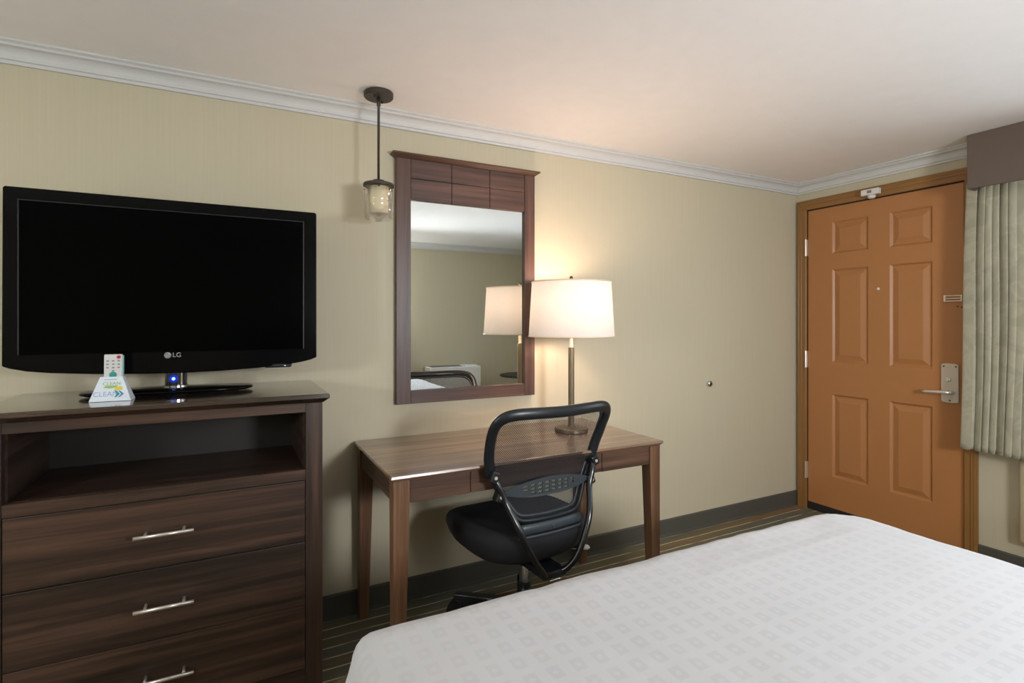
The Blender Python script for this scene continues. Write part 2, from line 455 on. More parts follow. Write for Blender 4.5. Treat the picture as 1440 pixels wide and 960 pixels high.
# ------------------------------------------------------------------ door
door = bpy.data.objects.new('door_1', None); COL.objects.link(door); door.location = (0, -.53, 0); door['kind'] = 'structure'
ROOTM[door] = Matrix.Translation((0, -.53, 0))
door['label'] = 'brown painted six panel entry door in its frame'
def door_leaf():
    bm = B(); X0 = .0; Z0 = .052
    cols = [(-.482, -.252), (-.832, -.606)]
    rows = [(1.745, 1.958), (1.022, 1.641), (.258, .810)]
    ys = sorted({DY0, DY1, *[v for c in cols for v in c]}); zs = sorted({Z0, DZ1, *[v for r in rows for v in r]})
    V = {}
    def v(x, y, z):
        k = (round(x, 5), round(y, 5), round(z, 5))
        if k not in V: V[k] = bm.verts.new(k)
        return V[k]
    for y0, y1 in zip(ys, ys[1:]):
        for z0, z1 in zip(zs, zs[1:]):
            if any(abs(y0-c[0]) < 1e-6 for c in cols) and any(abs(z0-r[0]) < 1e-6 for r in rows):
                loops = []
                for inset, dep in ((0, 0), (.004, .003), (.012, .011), (.018, .011), (.022, .010), (.046, .002), (.05, .001)):
                    loops.append([v(X0+dep, a, b) for a, b in ((y0+inset, z0+inset), (y1-inset, z0+inset), (y1-inset, z1-inset), (y0+inset, z1-inset))])
                for A, C in zip(loops, loops[1:]):
                    for i in range(4):
                        j = (i+1) % 4; bm.faces.new((A[i], A[j], C[j], C[i]))
                bm.faces.new(loops[-1])
            else:
                bm.faces.new((v(X0, y0, z0), v(X0, y1, z0), v(X0, y1, z1), v(X0, y0, z1)))
    # edges and rear
    edge = [e for e in bm.edges if e.is_boundary]
    r = bmesh.ops.extrude_edge_only(bm, edges=edge)
    nv = [g for g in r['geom'] if isinstance(g, bmesh.types.BMVert)]
    bmesh.ops.translate(bm, verts=nv, vec=(.044, 0, 0))
    bmesh.ops.holes_fill(bm, edges=[e for e in bm.edges if e.is_boundary], sides=0)
    return finish('door_leaf', bm, M['door'], door, world=True)
leaf = door_leaf()
bm = B(); box(bm, .004, .04, DY0, DY1, .002, .052)
finish('door_sweep', bm, M['gap'], leaf, world=True)['label'] = 'dark strip under the door'
# frame: jambs and stepped casing
bm = B()
def casing_box(y0, y1, z0, z1):
    box(bm, -.020, 0, y0, y1, z0, z1)
box(bm, -.016, -.0002, -.079, -.013, 0, 2.063); box(bm, -.021, -.016, -.050, -.020, 0, 2.10); box(bm, -.024, -.021, -.030, -.022, 0, 2.12)
box(bm, -.016, -.0002, -1.047, -.988, 0, 2.063); box(bm, -.021, -.016, -1.043, -1.018, 0, 2.10); box(bm, -.024, -.021, -1.040, -1.032, 0, 2.12)
box(bm, -.016, -.0002, -1.047, -.013, 2.0632, 2.130); box(bm, -.021, -.016, -1.043, -.018, 2.094, 2.126); box(bm, -.024, -.021, -1.040, -.022, 2.112, 2.121)
# jamb edges inside the opening
finish('door_frame', bm, M['casing'], door, world=True, bevel=.0015, seg=1)['label'] = 'brown moulded door frame'
bm = B(); box(bm, .001, .118, DY1+.001, DY1+.0078, 0.004, 2.06); box(bm, .001, .118, DY0-.0078, DY0-.001, 0.004, 2.06); box(bm, .001, .118, DY0-.0075, DY1+.0075, DZ1+.001, DZ1+.0078)
finish('door_gap_shade', bm, M['gap'], door, world=True)['label'] = 'dark painted gap around the door leaf'  # jamb strips coloured dark for the shade in the gap
finish('threshold', bx(.0, .118, DY0-.0075, DY1+.0075, -.0, .004), M['gap'], door, world=True)['label'] = 'dark threshold'
finish('door_backing', bx(.06, .118, DY0-.002, DY1+.002, .004, DZ1+.002), M['gap'], door, world=True)
for zc in (1.803, 1.033, .268):
    bm = B(); lathe(bm, [(.0055, -.058), (.0055, .058)], 12, (-.020, DY1+.006, zc)); box(bm, -.0175, -.001, DY1+.0005, DY1+.012, zc-.056, zc+.056)
    finish('hinge', bm, M['handle'], door, world=True)['label'] = 'steel hinge'
# lock set
lm = B()
out = [(-.879, .852), (-.885, .846), (-.905, .843), (-.935, .843), (-.955, .846), (-.961, .852), (-.961, 1.052), (-.955, 1.058), (-.935, 1.061), (-.905, 1.061), (-.885, 1.058), (-.879, 1.052)]
prism(lm, out, -.012, .0, 'yz')
lock = finish('lock_plate', lm, M['steel'], leaf, world=True, bevel=.002); lock['label'] = 'satin nickel lock plate'
bm = B(); lathe(bm, [(.012, 0), (.012, -.028), (.010, -.034)], 20, (-.012, -.930, .902), 'x')
tube(bm, [(-.042, -.934, .902), (-.046, -.915, .902), (-.046, -.87, .900), (-.045, -.83, .898), (-.044, -.800, .897)], [.012, .0115, .0105, .0105, .010], 14)
finish('lever_handle', bm, M['handle'], lock, world=True, smooth=True)
bm = B(); lathe(bm, [(.013, 0), (.013, -.008), (.011, -.010)], 20, (-.012, -.917, .972), 'x'); box(bm, -.034, -.02, -.922, -.912, .962, .983)
finish('thumb_turn', bm, M['chrome'], lock, world=True, bevel=.001)
bm = B()
for y, z in ((-.892, 1.045), (-.949, 1.045), (-.921, .856)): lathe(bm, [(.0045, 0), (.0045, -.0015)], 10, (-.012, y, z), 'x')
finish('screw', bm, M['bronze'], lock, world=True)
# swing bar latch higher up
bm = B()
for z in (1.437, 1.4225, 1.408):
    tube(bm, [(-.012, -.893, z), (-.012, -.978, z)], .0036, 8)
for y in (-.896, -.975): box(bm, -.015, 0, y-.004, y+.004, 1.404, 1.441)
g = finish('latch_guard', bm, M['brass'], leaf, world=True, bevel=.0008, seg=1); g['label'] = 'pale metal latch guard'
bm = B()
for y, z in ((-.953, 1.377), (-.971, 1.373)): lathe(bm, [(.004, 0), (.004, -.0012)], 10, (0, y, z), 'x')
finish('screw_hole', bm, M['gap'], leaf, world=True)
bm = B(); lathe(bm, [(.008, 0), (.008, -.004), (.005, -.005)], 16, (0, -.543, 1.496), 'x')
finish('peephole', bm, M['white_plastic'], leaf, world=True)['label'] = 'small pale peephole'
# white sensor over the door
t = thing('door_sensor', 'small white plastic alarm sensor fixed to the frame above the brown door', 'door sensor', (-.02, -.522, 2.085))
finish('housing', bx(-.058, -.0242, -.572, -.468, 2.076, 2.112), M['white_plastic'], t, world=True, bevel=.004)
finish('display', bx(-.0595, -.0578, -.532, -.506, 2.086, 2.103), M['grey_print'], t, world=True)
bm = B(); lathe(bm, [(.012, 0), (.022, -.006), (.022, -.016), (.014, -.024)], 20, (-.04, -.524, 2.078))
finish('sensor_head', bm, M['white_plastic'], t, world=True, smooth=True)
# round wall bumper for the door lever
t = thing('door_stop', 'small round chrome door stop on the khaki wall left of the door', 'door stop', (-.869, 0, .901))
bm = B(); lathe(bm, [(.0, -.001), (.018, -.001), (.020, -.006), (.0195, -.013), (.016, -.018), (.0085, -.0195)], 28, (-.869, 0, .901), 'y', caps=False)
finish('cup', bm, M['chrome'], t, world=True, smooth=True)
bm = B(); lathe(bm, [(.0, -.017), (.0085, -.017), (.0075, -.021), (0, -.0215)], 16, (-.869, 0, .901), 'y', caps=False)
finish('rubber_bumper', bm, M['gap'], t, world=True, smooth=True)

# ------------------------------------------------------------------ window, curtain, cornice, unit below
win = bpy.data.objects.new('window_1', None); COL.objects.link(win); win.location = (.06, (WY0+WY1)/2, WZ0); win['kind'] = 'structure'
ROOTM[win] = Matrix.Translation(win.location)
bm = B()
box(bm, .03, .09, WY0, WY0+.05, WZ0, WZ1); box(bm, .03, .09, WY1-.05, WY1, WZ0, WZ1); box(bm, .03, .09, WY0+.05, WY1-.05, WZ0, WZ0+.05)
box(bm, .03, .09, WY0+.05, WY1-.05, WZ1-.05, WZ1); box(bm, .035, .085, (WY0+WY1)/2-.025, (WY0+WY1)/2+.025, WZ0+.05, WZ1-.05)
finish('window_frame', bm, M['white_plastic'], win, world=True, bevel=.003)
finish('window_pane', bx(.058, .062, WY0+.05, WY1-.05, WZ0+.05, WZ1-.05), M['pane'], win, world=True)
finish('window_sill', bx(-.03, .03, WY0-.02, WY1+.02, WZ0-.02, WZ0), M['white_plastic'], win, world=True, bevel=.003)

def curtain(name, label, y0, y1, n, seed, flip=1):
    rnd = random.Random(seed)
    bm = B(); NU = 220; NV = 46; zt, zb = 2.02, .628
    ph = [rnd.uniform(0, 6.28) for _ in range(6)]
    grid = []
    for j in range(NV+1):
        v = j/NV; z = zt+(zb-zt)*v
        row = []
        for i in range(NU+1):
            u = i/NU
            yy = y0+(y1-y0)*u + flip*.030*v*(1-u)
            w = 2*PI*n*(u + .028*math.sin(5.3*u*2+ph[0]) + .012*math.sin(17*u+ph[1]))
            amp = (.014+.006*math.sin(9*u+ph[2])) * (1-.18*v)
            x = -.112 - amp*(2.1*abs(math.sin(w*.5+.25*math.sin(w*.31+ph[3])))**.6-1.3) + .006*math.sin(3*u*PI+2.2*v+ph[4])
            y = yy + .012*math.sin(w*1.0+1.3+.5*v) + .004*math.sin(6*v+4*u)
            row.append(bm.verts.new((x, y, z - .006*math.sin(w)*v*v - .012*u*v*v)))
        grid.append(row)
    for a, b_ in zip(grid, grid[1:]):
        for i in range(NU): bm.faces.new((a[i], a[i+1], b_[i+1], b_[i]))
    o = finish(name, bm, M['curtain'], smooth=True, solid=.0022)
    tag(o, label, 'curtain'); return o
curtain('curtain', 'sage beige pleated curtain panel hanging beside the brown door', -1.050, -1.50, 13.0, 11)
curtain('curtain', 'sage beige pleated curtain panel at the far end of the window, out of frame', -2.70, -3.08, 9, 5, -1)
t = thing('cornice_box', 'taupe fabric covered window cornice box over the beige curtain', 'cornice', (0, -2.1, 1.976))
bm = B(); box(bm, -.205, -.190, -3.12, -1.077, 1.972, 2.2485); box(bm, -.190, 0, -1.092, -1.077, 1.972, 2.2485); box(bm, -.190, 0, -3.12, -3.105, 1.972, 2.2485)
box(bm, -.190, 0, -3.105, -1.092, 2.236, 2.2485)
finish('board', bm, M['cornice'], t, world=True, bevel=.004)
bm = B(); tube(bm, [(-.112, -3.10, 2.03), (-.112, -1.094, 2.03)], .010, 12)
finish('curtain_rod', bm, M['bronze'], t, world=True, smooth=True)
t = thing('wall_heater', 'cream metal heating unit on the wall under the curtain', 'heater', (0, -1.8, .17))
finish('casing', bx(-.062, -.001, -2.35, -1.232, .19, .70), M['cream_plastic'], t, world=True, bevel=.012, seg=3)
bm = B()
for k in range(14): box(bm, -.066, -.058, -2.25, -1.35, .60-.012*k-.004, .60-.012*k)
finish('grille', bm, M['base'], t, world=True)
# unit at the back wall, seen in the mirror
t = thing('air_conditioner', 'white louvred air conditioner against the back wall, seen in the mirror', 'air conditioner', (-1.10, YB+.02, 0))
finish('housing', bx(-1.44, -.78, YB+.013, YB+.24, .02, .735), M['white_plastic'], t, world=True, bevel=.01, seg=3)
bm = B()
for k in range(9): box(bm, -1.40, -1.02, YB+.05+.018*k, YB+.058+.018*k, .733, .742)
finish('top_louvre', bm, M['grey_print'], t, world=True)
finish('control_lid', bx(-.98, -.81, YB+.05, YB+.21, .734, .746), M['paper'], t, world=True, bevel=.003)
bm = B()
for k in range(10): box(bm, -1.41, -.82, YB+.238, YB+.246, .10+.04*k, .118+.04*k)
finish('front_grille', bm, M['grey_print'], t, world=True)
t = thing('side_table', 'round dark edged side table near the back corner, seen in the mirror', 'table', (-.47, -3.2, 0))
bm = B(); lathe(bm, [(0, .640), (.27, .640), (.28, .648), (.28, .658), (.27, .664), (0, .664)], 48, (-.47, -3.2, 0), caps=False)
finish('tabletop', bm, M['dark_board'], t, world=True, smooth=False)
bm = B(); lathe(bm, [(.0, 0), (.18, 0), (.18, .012), (.03, .03), (.025, .05), (.025, .639), (0, .639)], 32, (-.47, -3.2, 0), caps=False)
finish('pedestal', bm, M['bronze'], t, world=True, smooth=True)

# ------------------------------------------------------------------ dresser
t = thing('dresser', 'dark walnut dresser with an open shelf and bar handled drawers under the television', 'dresser', (-3.719, -.24, 0))
XLd, XRd, YF, YBd = -4.170, -3.267, -.478, -.014
bm = B()
hexa(bm, [(XLd-.002, YF-.004, 1.016), (XRd+.002, YF-.004, 1.016), (XRd+.002, YBd, 1.016), (XLd-.002, YBd, 1.016)],
         [(-4.192, -.4985, 1.032), (-3.245, -.4985, 1.032), (-3.245, -.009, 1.032), (-4.192, -.009, 1.032)])
hexa(bm, [(-4.192, -.4985, 1.032), (-3.245, -.4985, 1.032), (-3.245, -.009, 1.032), (-4.192, -.009, 1.032)],
         [(-4.190, -.4965, 1.0465), (-3.247, -.4965, 1.0465), (-3.247, -.009, 1.0465), (-4.190, -.009, 1.0465)])
bmesh.ops.remove_doubles(bm, verts=bm.verts, dist=1e-5)
finish('top', bm, M['wood_top'], t, world=True, bevel=.002)
for x0, x1, nm in ((XLd, -4.114, 'left'), (-3.322, XRd, 'right')):
    bm = B(); box(bm, x0, x1, YF, YF+.055, 0, 1.016)
    xo = x0+.004 if nm == 'left' else x1-.022
    box(bm, xo, xo+.018, YF+.055, YBd, .06, 1.016)
    box(bm, x0, x1, YBd-.04, YBd, 0, 1.016)
    finish('side_frame', bm, M['wood_z'], t, world=True, bevel=.0015, seg=1)
bm = B(); box(bm, -4.114, -3.322, YF+.002, YF+.024, .984, 1.016); finish('top_rail', bm, M['wood_x'], t, world=True, bevel=.001, seg=1)
bm = B(); box(bm, -4.148, -3.289, YF+.0245, YBd-.045, .765, .787); box(bm, -4.114, -3.322, YF+.002, YF+.024, .7505, .787)
finish('shelf', bm, M['wood_x'], t, world=True, bevel=.001, seg=1)
finish('back_panel', bx(-4.148, -3.289, YBd-.042, YBd-.034, .06, 1.014), M['dark_board'], t, world=True)  # board colour darkened for the shade inside the open shelf
for x0 in (-4.114, -3.328): finish('inner_panel', bx(x0, x0+.006, YF+.03, YBd-.05, .788, 1.014), M['wood_y'], t, world=True)
for z0, z1 in ((.5395, .749), (.3205, .538), (.103, .319)):
    d = finish('drawer', bx(-4.1125, -3.3235, YF+.002, YF+.022, z0, z1), M['wood_x'], t, world=True, bevel=.0022, seg=2)
    bm = B(); box(bm, -4.10, -3.335, YF+.022, YF+.4, z0+.02, z1-.02); finish('drawer_box', bm, M['wood_y'], d, world=True)
    bm = B(); zc = (z0+z1)/2 + (.006 if z0 > .5 else 0); xc = -3.730
    tube(bm, [(xc-.078, YF-.040, zc+.003), (xc+.078, YF-.040, zc+.003)], .0055, 12)
    for s in (-1, 1): tube(bm, [(xc+s*.050, YF+.002, zc+.003), (xc+s*.050, YF-.040, zc+.003)], .0045, 10)
    finish('bar_handle', bm, M['handle'], d, world=True, smooth=True)['label'] = 'brushed steel bar handle'
bm = B(); box(bm, -4.114, -3.322, YF+.006, YF+.024, 0, .100)
finish('plinth', bm, M['wood_x'], t, world=True, bevel=.001, seg=1)

# ------------------------------------------------------------------ television
TY = -.25
t = thing('television', 'black flat screen television standing on the walnut dresser', 'television', (-3.717, -.22, 1.0465))
bot = [(-4.178, 1.158), (-4.160, 1.150), (-4.120, 1.140), (-4.06, 1.132), (-3.95, 1.124), (-3.82, 1.119), (-3.70, 1.117), (-3.58, 1.119), (-3.46, 1.125), (-3.36, 1.134), (-3.31, 1.142), (-3.275, 1.150), (-3.256, 1.158)]
outl = [(x, z) for x, z in bot] + [(-3.256, 1.166), (-3.2565, 1.712), (-3.262, 1.717), (-4.171, 1.717), (-4.176, 1.712), (-4.178, 1.166)]
bm = B(); prism(bm, outl, TY, TY+.055, 'xz')
body = finish('casing', bm, M['tv'], t, world=True, bevel=.004, seg=2)
bm = B(); prism(bm, [(-4.03, 1.24), (-3.40, 1.24), (-3.40, 1.64), (-4.03, 1.64)], TY+.056, TY+.09, 'xz')
finish('rear_cover', bm, M['black_plastic'], body, world=True, bevel=.01)
finish('screen', bx(-4.136, -3.306, TY-.0012, TY-.0002, 1.192, 1.676), M['screen'], t, world=True)
bm = B()
box(bm, -4.140, -4.1362, TY-.0025, TY-.0001, 1.192, 1.676); box(bm, -3.3058, -3.302, TY-.0025, TY-.0001, 1.192, 1.676)
box(bm, -4.140, -3.302, TY-.0025, TY-.0001, 1.6762, 1.679); 
finish('screen_trim', bm, M['tvline'], t, world=True)
bm = B(); lathe(bm, [(.05, 0), (.05, -.004), (.046, -.006), (.0, -.006)], 32, (0, 0, 0), 'z')
bm.transform(Matrix.Translation((-3.392, TY+.010, 1.137)) @ Matrix.Diagonal((.95, .22, 2.2, 1)))
finish('touch_sensor', bm, M['smoke'], body, world=True, smooth=True)
# maker's mark
RX = Matrix.Rotation(PI/2, 4, 'X')
lx, lz = -3.744, 1.180
bm = B(); lathe(bm, [(.0105, 0), (.0105, -.0015)], 28, (lx, TY, lz), 'y')
lg = finish('logo_disc', bm, M['logo'], t, world=True)
bm = B()
arc = [(lx+.0078*math.cos(a), TY-.0018, lz+.0078*math.sin(a)) for a in [math.radians(90+k*27) for k in range(11)]]
tube(bm, arc, .0007, 6); tube(bm, [(lx, TY-.0018, lz+.005), (lx, TY-.0018, lz-.004), (lx+.003, TY-.0018, lz-.004)], .0006, 6)
tube(bm, [(lx+.0078, TY-.0018, lz), (lx+.003, TY-.0018, lz)], .0006, 6); lathe(bm, [(.0012, 0), (.0012, -.001)], 10, (lx-.0035, TY-.0015, lz+.003), 'y')
finish('logo_face', bm, M['tvline'], lg, world=True)
text('logo_letters', 'LG', .022, M['logo'], t, Matrix.Translation((-3.717, TY-.0008, lz)) @ RX)
# stand
bm = B()
n = 56
def ell(rx, ry, z, cx=-3.735, cy=-.215): return [(cx+rx*math.copysign(abs(math.cos(a))**.75, math.cos(a)), cy+ry*math.copysign(abs(math.sin(a))**.75, math.sin(a)), z) for a in [2*PI*i/n for i in range(n)]]
rings = [[bm.verts.new(p) for p in ell(rx, ry, z)] for rx, ry, z in ((.245, .088, 1.0505), (.257, .097, 1.0545), (.259, .099, 1.0585), (.254, .095, 1.062), (.06, .04, 1.068))]
for a, b_ in zip(rings, rings[1:]):
    for i in range(n): bm.faces.new((a[i], a[(i+1) % n], b_[(i+1) % n], b_[i]))
bm.faces.new(rings[0][::-1]); bm.faces.new(rings[-1])
for sx_, sy_ in ((-.2, -.06), (.2, -.06), (-.2, .06), (.2, .06), (0, -.09), (.1, -.085)): lathe(bm, [(.009, 1.0466), (.009, 1.0515)], 12, (-3.735+sx_, -.215+sy_*.9, 0))
finish('stand_base', bm, M['tv'], t, world=True, smooth=True)
bm = B(); lathe(bm, [(.034, 1.066), (.034, 1.145)], 36, (-3.722, -.215, 0))
nk = finish('stand_neck', bm, M['smoke'], t, world=True, smooth=False)
bm = B(); lathe(bm, [(.038, 1.066), (.038, 1.073), (.034, 1.075)], 36, (-3.722, -.215, 0))
finish('neck_collar', bm, M['chrome'], nk, world=True)
bm = B(); 
for k in range(6):
    a = math.radians(-58+k*1.6-20+18); 
box(bm, -3.7055, -3.7005, -.2455, -.2415, 1.076, 1.142)
finish('chrome_strip', bm, M['chrome'], nk, world=True)
M['deep_blue'] = plain('deep_blue_halo', srgb(8, 18, 90), .2, emis=((.02, .06, 1, 1), .25))
bm = B(); lathe(bm, [(0, -.001), (.013, -.0008), (.014, .0005)], 20, (-3.727, -.2492, 1.098), 'y', caps=False)
finish('led_halo', bm, M['deep_blue'], nk, world=True)  # faintly glowing blue disc drawn as the halo around the power light
bm = B(); lathe(bm, [(0, -.0035), (.005, -.0025), (.005, .001)], 14, (-3.727, -.249, 1.098), 'y', caps=False)
finish('power_light', bm, M['blue_led'], nk, world=True)['label'] = 'glowing blue power light'

# ------------------------------------------------------------------ remote and its card holder
RZc = math.radians(-3)
t = thing('card_holder', 'white printed cardboard remote holder with slanted sides on the dresser', 'holder', (-3.884, -.345, 1.0465), RZc)
bm = B()
w, dpt, h, tw, td = .0545, .030, .076, .029, .014
lo = [bm.verts.new(p) for p in ((-w, -dpt, .001), (w, -dpt, .001), (w, dpt, .001), (-w, dpt, .001))]
hi = [bm.verts.new(p) for p in ((-tw, -td, h), (tw, -td, h), (tw, td, h), (-tw, td, h))]
for i in range(4):
    j = (i+1) % 4; bm.faces.new((lo[i], lo[j], hi[j], hi[i]))
holder = finish('card_body', bm, M['paper'], t, solid=.0006)
ang = math.atan2(dpt-td, h)
FM = ROOTM[t] @ Matrix.Translation((0, -dpt-.0003, .001)) @ Matrix.Rotation(PI/2-ang, 4, 'X')
text('green_word', 'CLEAN', .015, M['green'], t, FM @ Matrix.Translation((.002, .055, 0)), .0004)
text('blue_word', 'CLEAN', .021, M['pale_blue'], t, FM @ Matrix.Translation((-.012, .022, 0)), .0004)
def flat(name, pts, mat, z=.0003):
    bm = B(); A = [bm.verts.new((x, y, z)) for x, y in pts]; C = [bm.verts.new((x, y, -.0001)) for x, y in pts]
    bm.faces.new(A); bm.faces.new(C[::-1])
    for i in range(len(A)): j = (i+1) % len(A); bm.faces.new((A[i], C[i], C[j], A[j]))
    bm.transform(FM); return finish(name, bm, mat, t, world=True)
flat('yellow_patch', [(.010, .034), (.030, .034), (.031, .042), (.026, .046), (.016, .045), (.010, .041)], M['yellow'])
flat('green_patch', [(-.020, .043), (-.002, .040), (.012, .043), (.020, .049), (-.012, .049)], M['green'])
flat('teal_arrow', [(.010, .012), (.015, .012), (.025, .022), (.015, .033), (.009, .033), (.016, .022)], M['teal'], .0005)
flat('blue_arrow', [(.020, .012), (.024, .012), (.035, .022), (.024, .032), (.020, .032), (.028, .022)], M['blue'], .0004)
flat('grey_line', [(-.018, .067), (.016, .067), (.016, .069), (-.018, .069)], M['pale_blue'])
bm = B(); 
for k, yy in enumerate((-.012, .0, .012)): box(bm, .0425-.0035*k, .046-.0035*k, yy-.004, yy+.004, .02+.012*k, .024+.012*k)
bm.transform(ROOTM[t]); finish('side_print', bm, M['pale_blue'], t, world=True)

TM = Matrix.Translation((-3.882, -.345, 1.0465)) @ Matrix.Rotation(RZc, 4, 'Z') @ Matrix.Rotation(math.radians(-3), 4, 'X')
t = thing('remote_control', 'white remote control with a red button standing in the card holder', 'remote control', (-3.882, -.345, 1.05), RZc)
def rpart(name, bm, mat, parent, **k):
    bm.transform(TM); return finish(name, bm, mat, parent, world=True, **k)
rb = rpart('remote_body', bx(-.0245, .0235, -.0075, .0075, .012, .146), M['remote'], t, bevel=.003)
rpart('teal_edge', bx(.0237, .0262, -.006, .007, .016, .142), M['teal_pale'], rb)['label'] = 'pale teal side edge'
for c in range(3):
    for r_ in range(4):
        if r_ == 3 and c != 1: continue
        x = -.0145+.0145*c; z = .125-.0105*r_
        rpart('button', bx(x-.0028, x+.0028, -.0092, -.0073, z-.0019, z+.0019), M['grey_print'], rb)
bm = B(); lathe(bm, [(.0052, -.0072), (.0052, -.0098)], 20, (.0145, 0, .137), 'y'); rpart('power_button', bm, M['red'], rb)['label'] = 'red power button'
bm = B(); lathe(bm, [(.0100, -.0073), (.0100, -.0090)], 28, (0, 0, .0805), 'y'); rpart('teal_button', bm, M['teal'], rb)['label'] = 'round teal button'

# ------------------------------------------------------------------ wall mirror
t = thing('wall_mirror', 'tall wall mirror in a walnut frame with panelled header above the desk', 'mirror', (-2.517, 0, .915))
ML, MR, MY = -2.882, -2.155, -.030
finish('frame_stile', bx(ML, -2.814, MY, -.001, .916, 2.046), M['mir_z'], t, world=True, bevel=.0015, seg=1)
finish('frame_stile', bx(-2.214, MR, MY, -.001, .916, 2.046), M['mir_z'], t, world=True, bevel=.0015, seg=1)
finish('bottom_rail', bx(-2.8138, -2.2142, MY+.001, -.001, .916, .976), M['mir_x'], t, world=True, bevel=.0015, seg=1)
hp = B()
xs = [-2.8138, -2.612, -2.411, -2.2142]; zz = [1.858, 1.957, 2.046]
for a, b_ in zip(xs, xs[1:]):
    for c, d in zip(zz, zz[1:]): box(hp, a+.0012, b_-.0012, MY+.002, -.006, c+(.0012 if c > 1.9 else 0), d-(.0012 if d < 2 else 0))
hd = finish('header_panel', hp, M['mir_x'], t, world=True, bevel=.0012, seg=1)
finish('header_backing', bx(-2.8138, -2.2142, MY+.006, -.001, 1.862, 2.045), M['gap'], hd, world=True)
bm = B()
hexa(bm, [(ML-.001, MY-.001, 2.0462), (MR+.001, MY-.001, 2.0462), (MR+.001, -.001, 2.0462), (ML-.001, -.001, 2.0462)],
         [(ML-.022, MY-.022, 2.060), (MR+.022, MY-.022, 2.060), (MR+.022, -.001, 2.060), (ML-.022, -.001, 2.060)])
hexa(bm, [(ML-.022, MY-.022, 2.060), (MR+.022, MY-.022, 2.060), (MR+.022, -.001, 2.060), (ML-.022, -.001, 2.060)],
         [(ML-.021, MY-.021, 2.068), (MR+.021, MY-.021, 2.068), (MR+.021, -.001, 2.068), (ML-.021, -.001, 2.068)])
bmesh.ops.remove_doubles(bm, verts=bm.verts, dist=1e-5)
finish('cornice', bm, M['desk_x'], t, world=True, bevel=.001, seg=1)
finish('mirror_glass', bx(-2.8138, -2.2142, -.014, -.010, .9765, 1.8575), M['mirror'], t, world=True)

# ------------------------------------------------------------------ pendant lamp
PX, PY = -3.004, -.20
t = thing('pendant_lamp', 'bronze pendant lamp with a clear glass cylinder hanging left of the mirror', 'pendant lamp', (PX, PY, CZ))
bm = B(); lathe(bm, [(.0, CZ-.001), (.058, CZ-.001), (.060, CZ-.004), (.060, CZ-.019), (.057, CZ-.023), (0, CZ-.023)], 40, (PX, PY, 0), caps=False)
cn = finish('canopy', bm, M['bronze'], t, world=True)
for a in (.9, 4.0):
    bm = B(); lathe(bm, [(.004, CZ-.0225), (.004, CZ-.031), (.001, CZ-.033)], 12, (PX+.034*math.cos(a), PY+.034*math.sin(a), 0)); finish('canopy_screw', bm, M['gap'], cn, world=True)
bm = B(); lathe(bm, [(.0085, CZ-.022), (.0085, CZ-.055), (.0055, CZ-.058), (.0055, 1.875)], 16, (PX, PY, 0)); finish('rod', bm, M['bronze'], t, world=True, smooth=True)
bm = B(); lathe(bm, [(0, 1.884), (.024, 1.884), (.026, 1.881), (.026, 1.872), (.060, 1.870), (.063, 1.867), (.063, 1.858), (.060, 1.856), (0, 1.856)], 40, (PX, PY, 0), caps=False)
finish('shade_holder', bm, M['bronze'], t, world=True)
bm = B(); lathe(bm, [(.056, 1.856), (.056, 1.722)], 40, (PX, PY, 0), caps=False); finish('glass_cylinder', bm, M['glass'], t, world=True, smooth=True, solid=.003)
bm = B(); lathe(bm, [(.040, 1.856), (.0405, 1.80), (.0405, 1.750), (.0385, 1.745), (0, 1.745)], 36, (PX, PY, 0), caps=False); finish('inner_shade', bm, M['cream_glass'], t, world=True)
for a in (.3, 2.4, 4.5):
    bm = B(); lathe(bm, [(.004, -.004), (.005, 0), (.004, .004)], 10, (0, 0, 0), 'x')
    bm.transform(Matrix.Translation((PX, PY, 1.850)) @ Matrix.Rotation(a, 4, 'Z') @ Matrix.Translation((.062, 0, 0))); finish('thumb_screw', bm, M['bronze'], t, world=True, smooth=True)

# ------------------------------------------------------------------ desk
DZ = .766
t = thing('desk', 'walnut writing desk with tapered legs standing under the mirror', 'desk', (-2.456, -.32, 0))
def dring(i, z): return [(-3.068+i, -.636+i, z), (-1.842-i, -.636+i, z), (-1.842-i, -.010, z), (-3.068+i, -.010, z)]
bm = B()
hexa(bm, dring(.013, .744), dring(0, .757)); hexa(bm, dring(0, .757), dring(.002, DZ))
bmesh.ops.remove_doubles(bm, verts=bm.verts, dist=1e-5)
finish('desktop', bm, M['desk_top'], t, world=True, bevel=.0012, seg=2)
for sx_, xo in ((1, -3.056), (-1, -1.853)):
    for sy_, yo in ((1, -.624), (-1, -.030)):
        bm = B()
        def q(w, z, wy=None):
            wy = wy or w
            x0, x1 = sorted((xo, xo+sx_*w)); y0, y1 = sorted((yo, yo+sy_*wy)); return [(x0, y0, z), (x1, y0, z), (x1, y1, z), (x0, y1, z)]
        hexa(bm, q(.057, .655), q(.057, .7435)); hexa(bm, q(.040, 0), q(.057, .655))
        bmesh.ops.remove_doubles(bm, verts=bm.verts, dist=1e-5)
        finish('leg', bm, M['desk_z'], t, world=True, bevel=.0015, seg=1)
bm = B(); box(bm, -2.999, -2.767, -.616, -.598, .664, .7435); box(bm, -2.166, -1.910, -.616, -.598, .664, .7435); box(bm, -2.767, -2.166, -.598, -.592, .664, .7435)
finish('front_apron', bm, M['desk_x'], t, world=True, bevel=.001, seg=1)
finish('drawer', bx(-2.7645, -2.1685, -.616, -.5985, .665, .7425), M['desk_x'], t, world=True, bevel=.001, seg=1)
for x0 in (-3.050, -1.877): finish('side_apron', bx(x0, x0+.018, -.567, -.087, .664, .7435), M['desk_y'], t, world=True, bevel=.001, seg=1)
finish('rear_apron', bx(-2.999, -1.910, -.056, -.038, .664, .7435), M['desk_x'], t, world=True, bevel=.001, seg=1)

